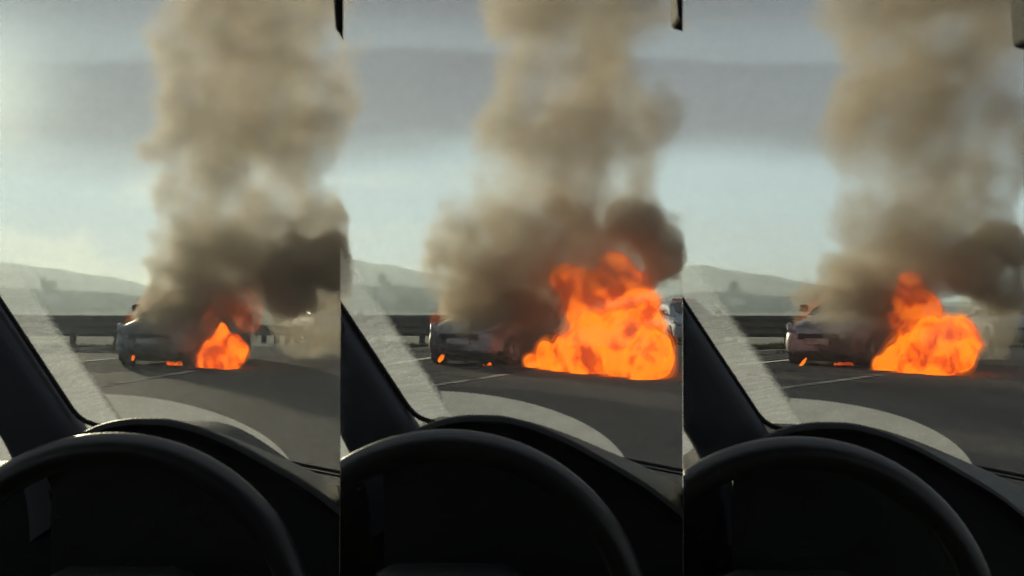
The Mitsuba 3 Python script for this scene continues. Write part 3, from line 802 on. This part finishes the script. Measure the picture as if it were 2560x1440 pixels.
for k, (ox, oy) in enumerate(PANEL):
    w = WHICH[k]
    x0, x1 = EDGES[k]
    # ---- windscreen with the dust that its wiper leaves
    q = np.array([guv(glass_pt(px + ox, py + oy)) for px, py in ARC])
    A = np.c_[2 * q, np.ones(len(q))]
    cu, cv, c0 = np.linalg.lstsq(A, (q ** 2).sum(1), rcond=None)[0]
    rad = math.sqrt(c0 + cu ** 2 + cv ** 2)
    l0, l1 = guv(glass_pt(LINE[0][0] + ox, LINE[0][1] + oy)), guv(glass_pt(LINE[3][0] + ox, LINE[3][1] + oy))
    lm = guv(glass_pt(LINE[1][0] + ox, LINE[1][1] + oy))
    dl = (l1 - l0) / np.linalg.norm(l1 - l0)
    nl = np.array([-dl[1], dl[0]])
    if nl[0] > 0:
        nl = -nl
    vtop = l0[1]

    def dust(p, n, uv, cu=cu, cv=cv, rad=rad, l0=l0, nl=nl, vtop=vtop, ql=q[0], sx=k * 3.7):
        u, v = uv.x, uv.y
        d = (u - l0[0]) * nl[0] + (v - l0[1]) * nl[1]                       # beyond the end of the wiper's sweep
        d = d + 0.004 * (noise(u * 260 + sx, v * 260) - 0.5)
        side = smoothstep(-0.003, 0.010, d)
        streak = fbm(u * 30 + v * 24 + sx, v * 420 - u * 150 + 9 * noise(u * 22 + sx, v * 22) + 3 * noise(u * 90, v * 90), 2, 3)
        speck = smoothstep(0.70, 0.86, noise(u * 420 + sx, v * 420))
        up = smoothstep(vtop + 0.06, vtop - 0.16, v)
        wedge = side * (0.11 * smoothstep(vtop + 0.16, vtop + 0.02, v) + 0.31 * up + 0.28 * up * (streak - 0.45) + 0.05 * up * (fbm(u * 40 + sx, v * 40, 5, 3) - 0.5) + 0.10 * up * speck)
        a = dr.sqrt((u - cu) * (u - cu) + (v - cv) * (v - cv)) - rad       # below the arc of the sweep
        low = smoothstep(-0.0008, 0.0012, -a if False else (rad - dr.sqrt((u - cu) * (u - cu) + (v - cv) * (v - cv)))) * smoothstep(ql[0] - 0.004, ql[0] + 0.004, u)
        low = low * (0.31 + 0.10 * (fbm(u * 50, v * 50, 3, 3) - 0.5)) + 0.06 * low * smoothstep(0.75, 0.9, noise(u * 330, v * 330, 4))
        corner = smoothstep(ql[1] + 0.012, ql[1] - 0.012, v) * side * 0.42
        return dr.clip(dr.maximum(dr.maximum(wedge, low), corner), 0.0, 0.92)

    cs = [(x0, 1225), (x1, 1225), (x1, -60), (x0, -60)]
    V = np.array([glass_pt(a, b) for a, b in cs])
    uv = np.array([guv(v) for v in V])
    g = thing('windscreen', [f'dusty car windscreen, the leftmost of three, with a wiper arc of grime', 'dusty car windscreen, the middle of three, with a wiper arc of grime', 'dusty car windscreen, the rightmost of three, with a wiper arc of grime'][k], 'windscreen', 'dusty windscreens')
    dustmat = {'type': 'principledthin', 'base_color': rgb(0.86, 0.90, 0.90), 'roughness': 0.9, 'diff_trans': 1.5, 'spec_trans': 0.0, 'eta': 1.3}
    part(g, 'pane', ply(trimesh.Trimesh(V, [[0, 1, 2], [0, 2, 3]], process=False), {'type': 'blendbsdf', 'weight': proc(dust), 'a': {'type': 'thindielectric', 'int_ior': 1.2}, 'b': dustmat}, uv=uv, smooth=False))
    # ---- pillar
    p = thing('windscreen_pillar', f'dark grey windscreen pillar at the left of the {w} steering wheel', 'car pillar', 'windscreen pillars')
    a0, a1 = np.array([15.0, 775]), np.array([182.0, 1028])
    dd = (a1 - a0) / np.linalg.norm(a1 - a0)
    nn = np.array([-dd[1], dd[0]])                                       # towards the lower left
    if nn[0] > 0:
        nn = -nn
    half = 88
    rings = []
    for s in np.linspace(-330, 520, 18):
        e = a0 + dd * s
        flare = 1 + 0.55 * max(0, (s - 250) / 270) ** 2
        c = e + nn * half * flare
        c3 = at(c[0] + ox, c[1] + oy, 1.12)
        mm = half * flare / F * 1.12
        ring = []
        for t in np.arange(20) * 2 * np.pi / 20:
            cc, ss = math.cos(t), math.sin(t)
            u = np.sign(cc) * abs(cc) ** 0.75 * mm
            dy = np.sign(ss) * abs(ss) ** 0.8 * 0.028
            ring.append(c3 + np.array([-nn[0] * u, dy, nn[1] * u]))
        rings.append(ring)
    m = loft(rings)
    m.fix_normals()
    def cut(mesh, Y, lo=None, hi=None):
        """Each cockpit keeps to its own sector of the cabin."""
        mm = mesh if isinstance(mesh, m3.Manifold) else man(mesh)
        for c, sg in ((lo, 1), (hi, -1)):
            if c is not None:
                mm = mm.trim_by_plane((sg, -sg * (c - 1280) / F, 0), 0)
        return tm(mm)
    lo = [None, 851.5, 1706.5][k]
    hi = [851, 1706, None][k]
    part(p, 'trim', ply(cut(m, 1.12, lo), 'mat_pillar', smooth=40))
    s_pts = [a0 + dd * s for s in np.linspace(-330, 300, 12)] + [(196, 1043), (214, 1055), (240, 1064), (280, 1070)]
    seal = tube([at(x + ox + 1, y + oy - 1, 1.11) for x, y in s_pts], 0.0028, 8)
    part(p, 'rubber_seal', ply(cut(seal, 1.11, lo), 'mat_seal', smooth=40))
    # ---- dashboard with instrument cowl
    d = thing('dashboard', f'black dashboard with arched instrument cowl behind the {w} steering wheel', 'dashboard', 'dashboards with arched cowls')
    LIP = curve([(120, 1180), (160, 1115), (205, 1083), (280, 1056), (340, 1049), (400, 1050), (480, 1066), (560, 1096), (605, 1118), (680, 1160), (773, 1215), (845, 1270), (900, 1320), (1000, 1420), (1100, 1560)], 70)
    BACK = curve([(130, 1170), (165, 1110), (207, 1081), (280, 1054), (340, 1047), (400, 1047), (480, 1061), (560, 1086), (605, 1103), (680, 1135), (763, 1170), (845, 1212), (900, 1245), (1000, 1320), (1100, 1420)], 70)
    rows = []
    for (lx, ly), (bx, by) in zip(LIP, BACK):
        l, b = at(lx + ox, ly + oy, 1.04), at(bx + ox, by + oy, 1.20)
        face = at(lx + ox, max(ly + 60, 1560) + oy, 1.03)
        mid = (l + b) / 2 + [0, 0, 0.0008]
        rows.append([b + [0, .02, -.25], b + [0, .012, -.004], b, b * .66 + l * .34 + [0, 0, .0006], mid, b * .25 + l * .75 + [0, 0, .0006], l + [0, .006, .0012], l, l + [0, -.003, -.005], l + [0, 0.010, -.02], face])
    rows = np.array(rows)
    m = loft(rows)
    m.fix_normals()
    part(d, 'instrument_cowl', ply(cut(m, 1.10, lo, hi), 'mat_black_plastic', smooth=50))
    # the body of the dashboard below and to the left of the cowl
    bod = [(-400, 1200), (0, 1195), (110, 1140), (190, 1096), (225, 1080), (420, 1085), (700, 1235), (850, 1330), (1000, 1430)]
    rr = []
    for x, y in curve(bod, 40):
        t3, b3 = at(x + ox, y + oy, 1.10), at(x + ox, 1600, 1.10)
        rr.append([t3, t3 + [0, .16, -.004], np.array([b3[0], 1.26, b3[2]]), b3])
    m = loft(rr); m.fix_normals()
    part(d, 'panel', ply(cut(m, 1.10, lo, hi), 'mat_black_plastic', smooth=40))
    if k < 3:
        ww = thing('wiper_blade', f'black wiper blade along the base of the {w} windscreen at its right', 'wiper', 'wiper blades')
        pts = [at(x + ox, y + oy, 1.5) for x, y in ((700, 1152), (763, 1164), (810, 1173), (850, 1181), (1000, 1205))]
        part(ww, 'arm', ply(cut(tube(pts, 0.0026, 8), 1.5, None, hi), 'mat_seal', smooth=40))
        part(ww, 'rubber', ply(cut(tube([q_ - [0, 0, .006] for q_ in pts], 0.0016, 6), 1.5, None, hi), 'mat_seal', smooth=40))
    # ---- steering wheel
    sw = thing('steering_wheel', f'black leather steering wheel rim with a sunlit top edge, {["leftmost", "middle", "rightmost"][k]} of three', 'steering wheel', 'steering wheels')
    YW = 0.95
    c = at(279 + ox, 1085 + 511 + oy, YW)
    Rm, rm = (511 - 40) / F * YW, 40 / F * YW
    rings = []
    for t in np.linspace(0, 2 * np.pi, 145)[:-1]:
        ring = []
        for s in np.arange(20) * 2 * np.pi / 20:
            rr_ = Rm + rm * math.cos(s)
            ring.append(c + np.array([rr_ * math.sin(t), rm * 1.05 * math.sin(s), rr_ * math.cos(t)]))
        rings.append(ring)
    rings = np.array(rings)
    n, kk = rings.shape[:2]
    v = rings.reshape(-1, 3)
    fcs = [[i * kk + j, i * kk + (j + 1) % kk, ((i + 1) % n) * kk + (j + 1) % kk] for i in range(n) for j in range(kk)] + [[i * kk + j, ((i + 1) % n) * kk + (j + 1) % kk, ((i + 1) % n) * kk + j] for i in range(n) for j in range(kk)]
    m = trimesh.Trimesh(v, fcs, process=False); m.fix_normals()
    part(sw, 'rim', ply(cut(m, YW, lo, hi), 'mat_leather', smooth=60))
    hub = (rbox(c[0] - .075, c[0] + .075, YW - .03, YW + .05, c[2] - .06, c[2] + .06, .025))
    part(sw, 'hub', ply(cut(hub, YW, lo, hi), 'mat_black_plastic', smooth=40))
    for ang in (-100, 100, 180):
        a = math.radians(ang)
        e = c + np.array([Rm * math.sin(a), 0, Rm * math.cos(a)])
        sp = m3.Manifold.batch_hull([m3.Manifold.sphere(.016, 10).translate(tuple(c + np.array([0, .02, z_]))) for z_ in (-.02, .02)] + [m3.Manifold.sphere(.010, 10).translate(tuple(e + np.array([0, .004, z_]))) for z_ in (-.008, .008)])
        sp = cut(sp, YW, lo, hi)
        part(sw, 'spoke', ply(sp, 'mat_seal', smooth=40))
    # ---- mirror at the top right
    mr = thing('rear_view_mirror', f'dark rear view mirror edge at the top right of the {w} windscreen', 'mirror', 'rear view mirrors')
    px, py = [(848, 60), (1702, 26), (2590, 74)][k]
    b3 = at(px, py, 0.80)
    hs = m3.Manifold.batch_hull([m3.Manifold.sphere(.005, 14).translate((b3[0] + x, b3[1] + y, b3[2] + z)) for x, z in ((.002, -.002), (.010, -.004), (.010, .06), (-.002, .06)) for y in (0, .03)])
    part(mr, 'housing', ply(cut(hs, .8, None, [856, 1709, None][k]), 'mat_seal', smooth=40))
    part(mr, 'stalk', ply(tube([b3 + [.004, .015, .055], b3 + [.004, .015, .085], b3 + [.004, -.02, .12]], .003, 8), 'mat_seal', smooth=40))

# roof, back and sides of the cabin
cab = thing('cabin_shell', 'dark headliner and rear of the car cabin around the viewer', 'car interior')
part(cab, 'headliner', ply(rbox(-1.4, 1.4, -1.6, 0.74, EYE + .27, EYE + .31, .015), 'mat_headliner', smooth=30))
part(cab, 'rear_wall', ply(rbox(-1.4, 1.4, -1.66, -1.6, EYE - 1.0, EYE + .31, .015), 'mat_headliner', smooth=30))
part(cab, 'floor', ply(rbox(-1.4, 1.4, -1.6, 1.3, EYE - 1.06, EYE - 1.0, .015), 'mat_headliner', smooth=30))
for s in (-1, 1):
    part(cab, 'door', ply(rbox(s * 1.4 - .03, s * 1.4 + .03, -1.6, 1.2, EYE - 1.0, EYE - .25, .015), 'mat_headliner', smooth=30))

# ------------------------------------------------------------------ haze
put('haze', {'type': 'cube', 'to_world': T().translate([0, 400, 16.5]).scale([900, 500, 18]), 'bsdf': {'type': 'null'}, 'interior': {'type': 'ref', 'id': 'haze_air'}},
    'thin pale haze over the road and the hills', 'haze', kind='stuff')
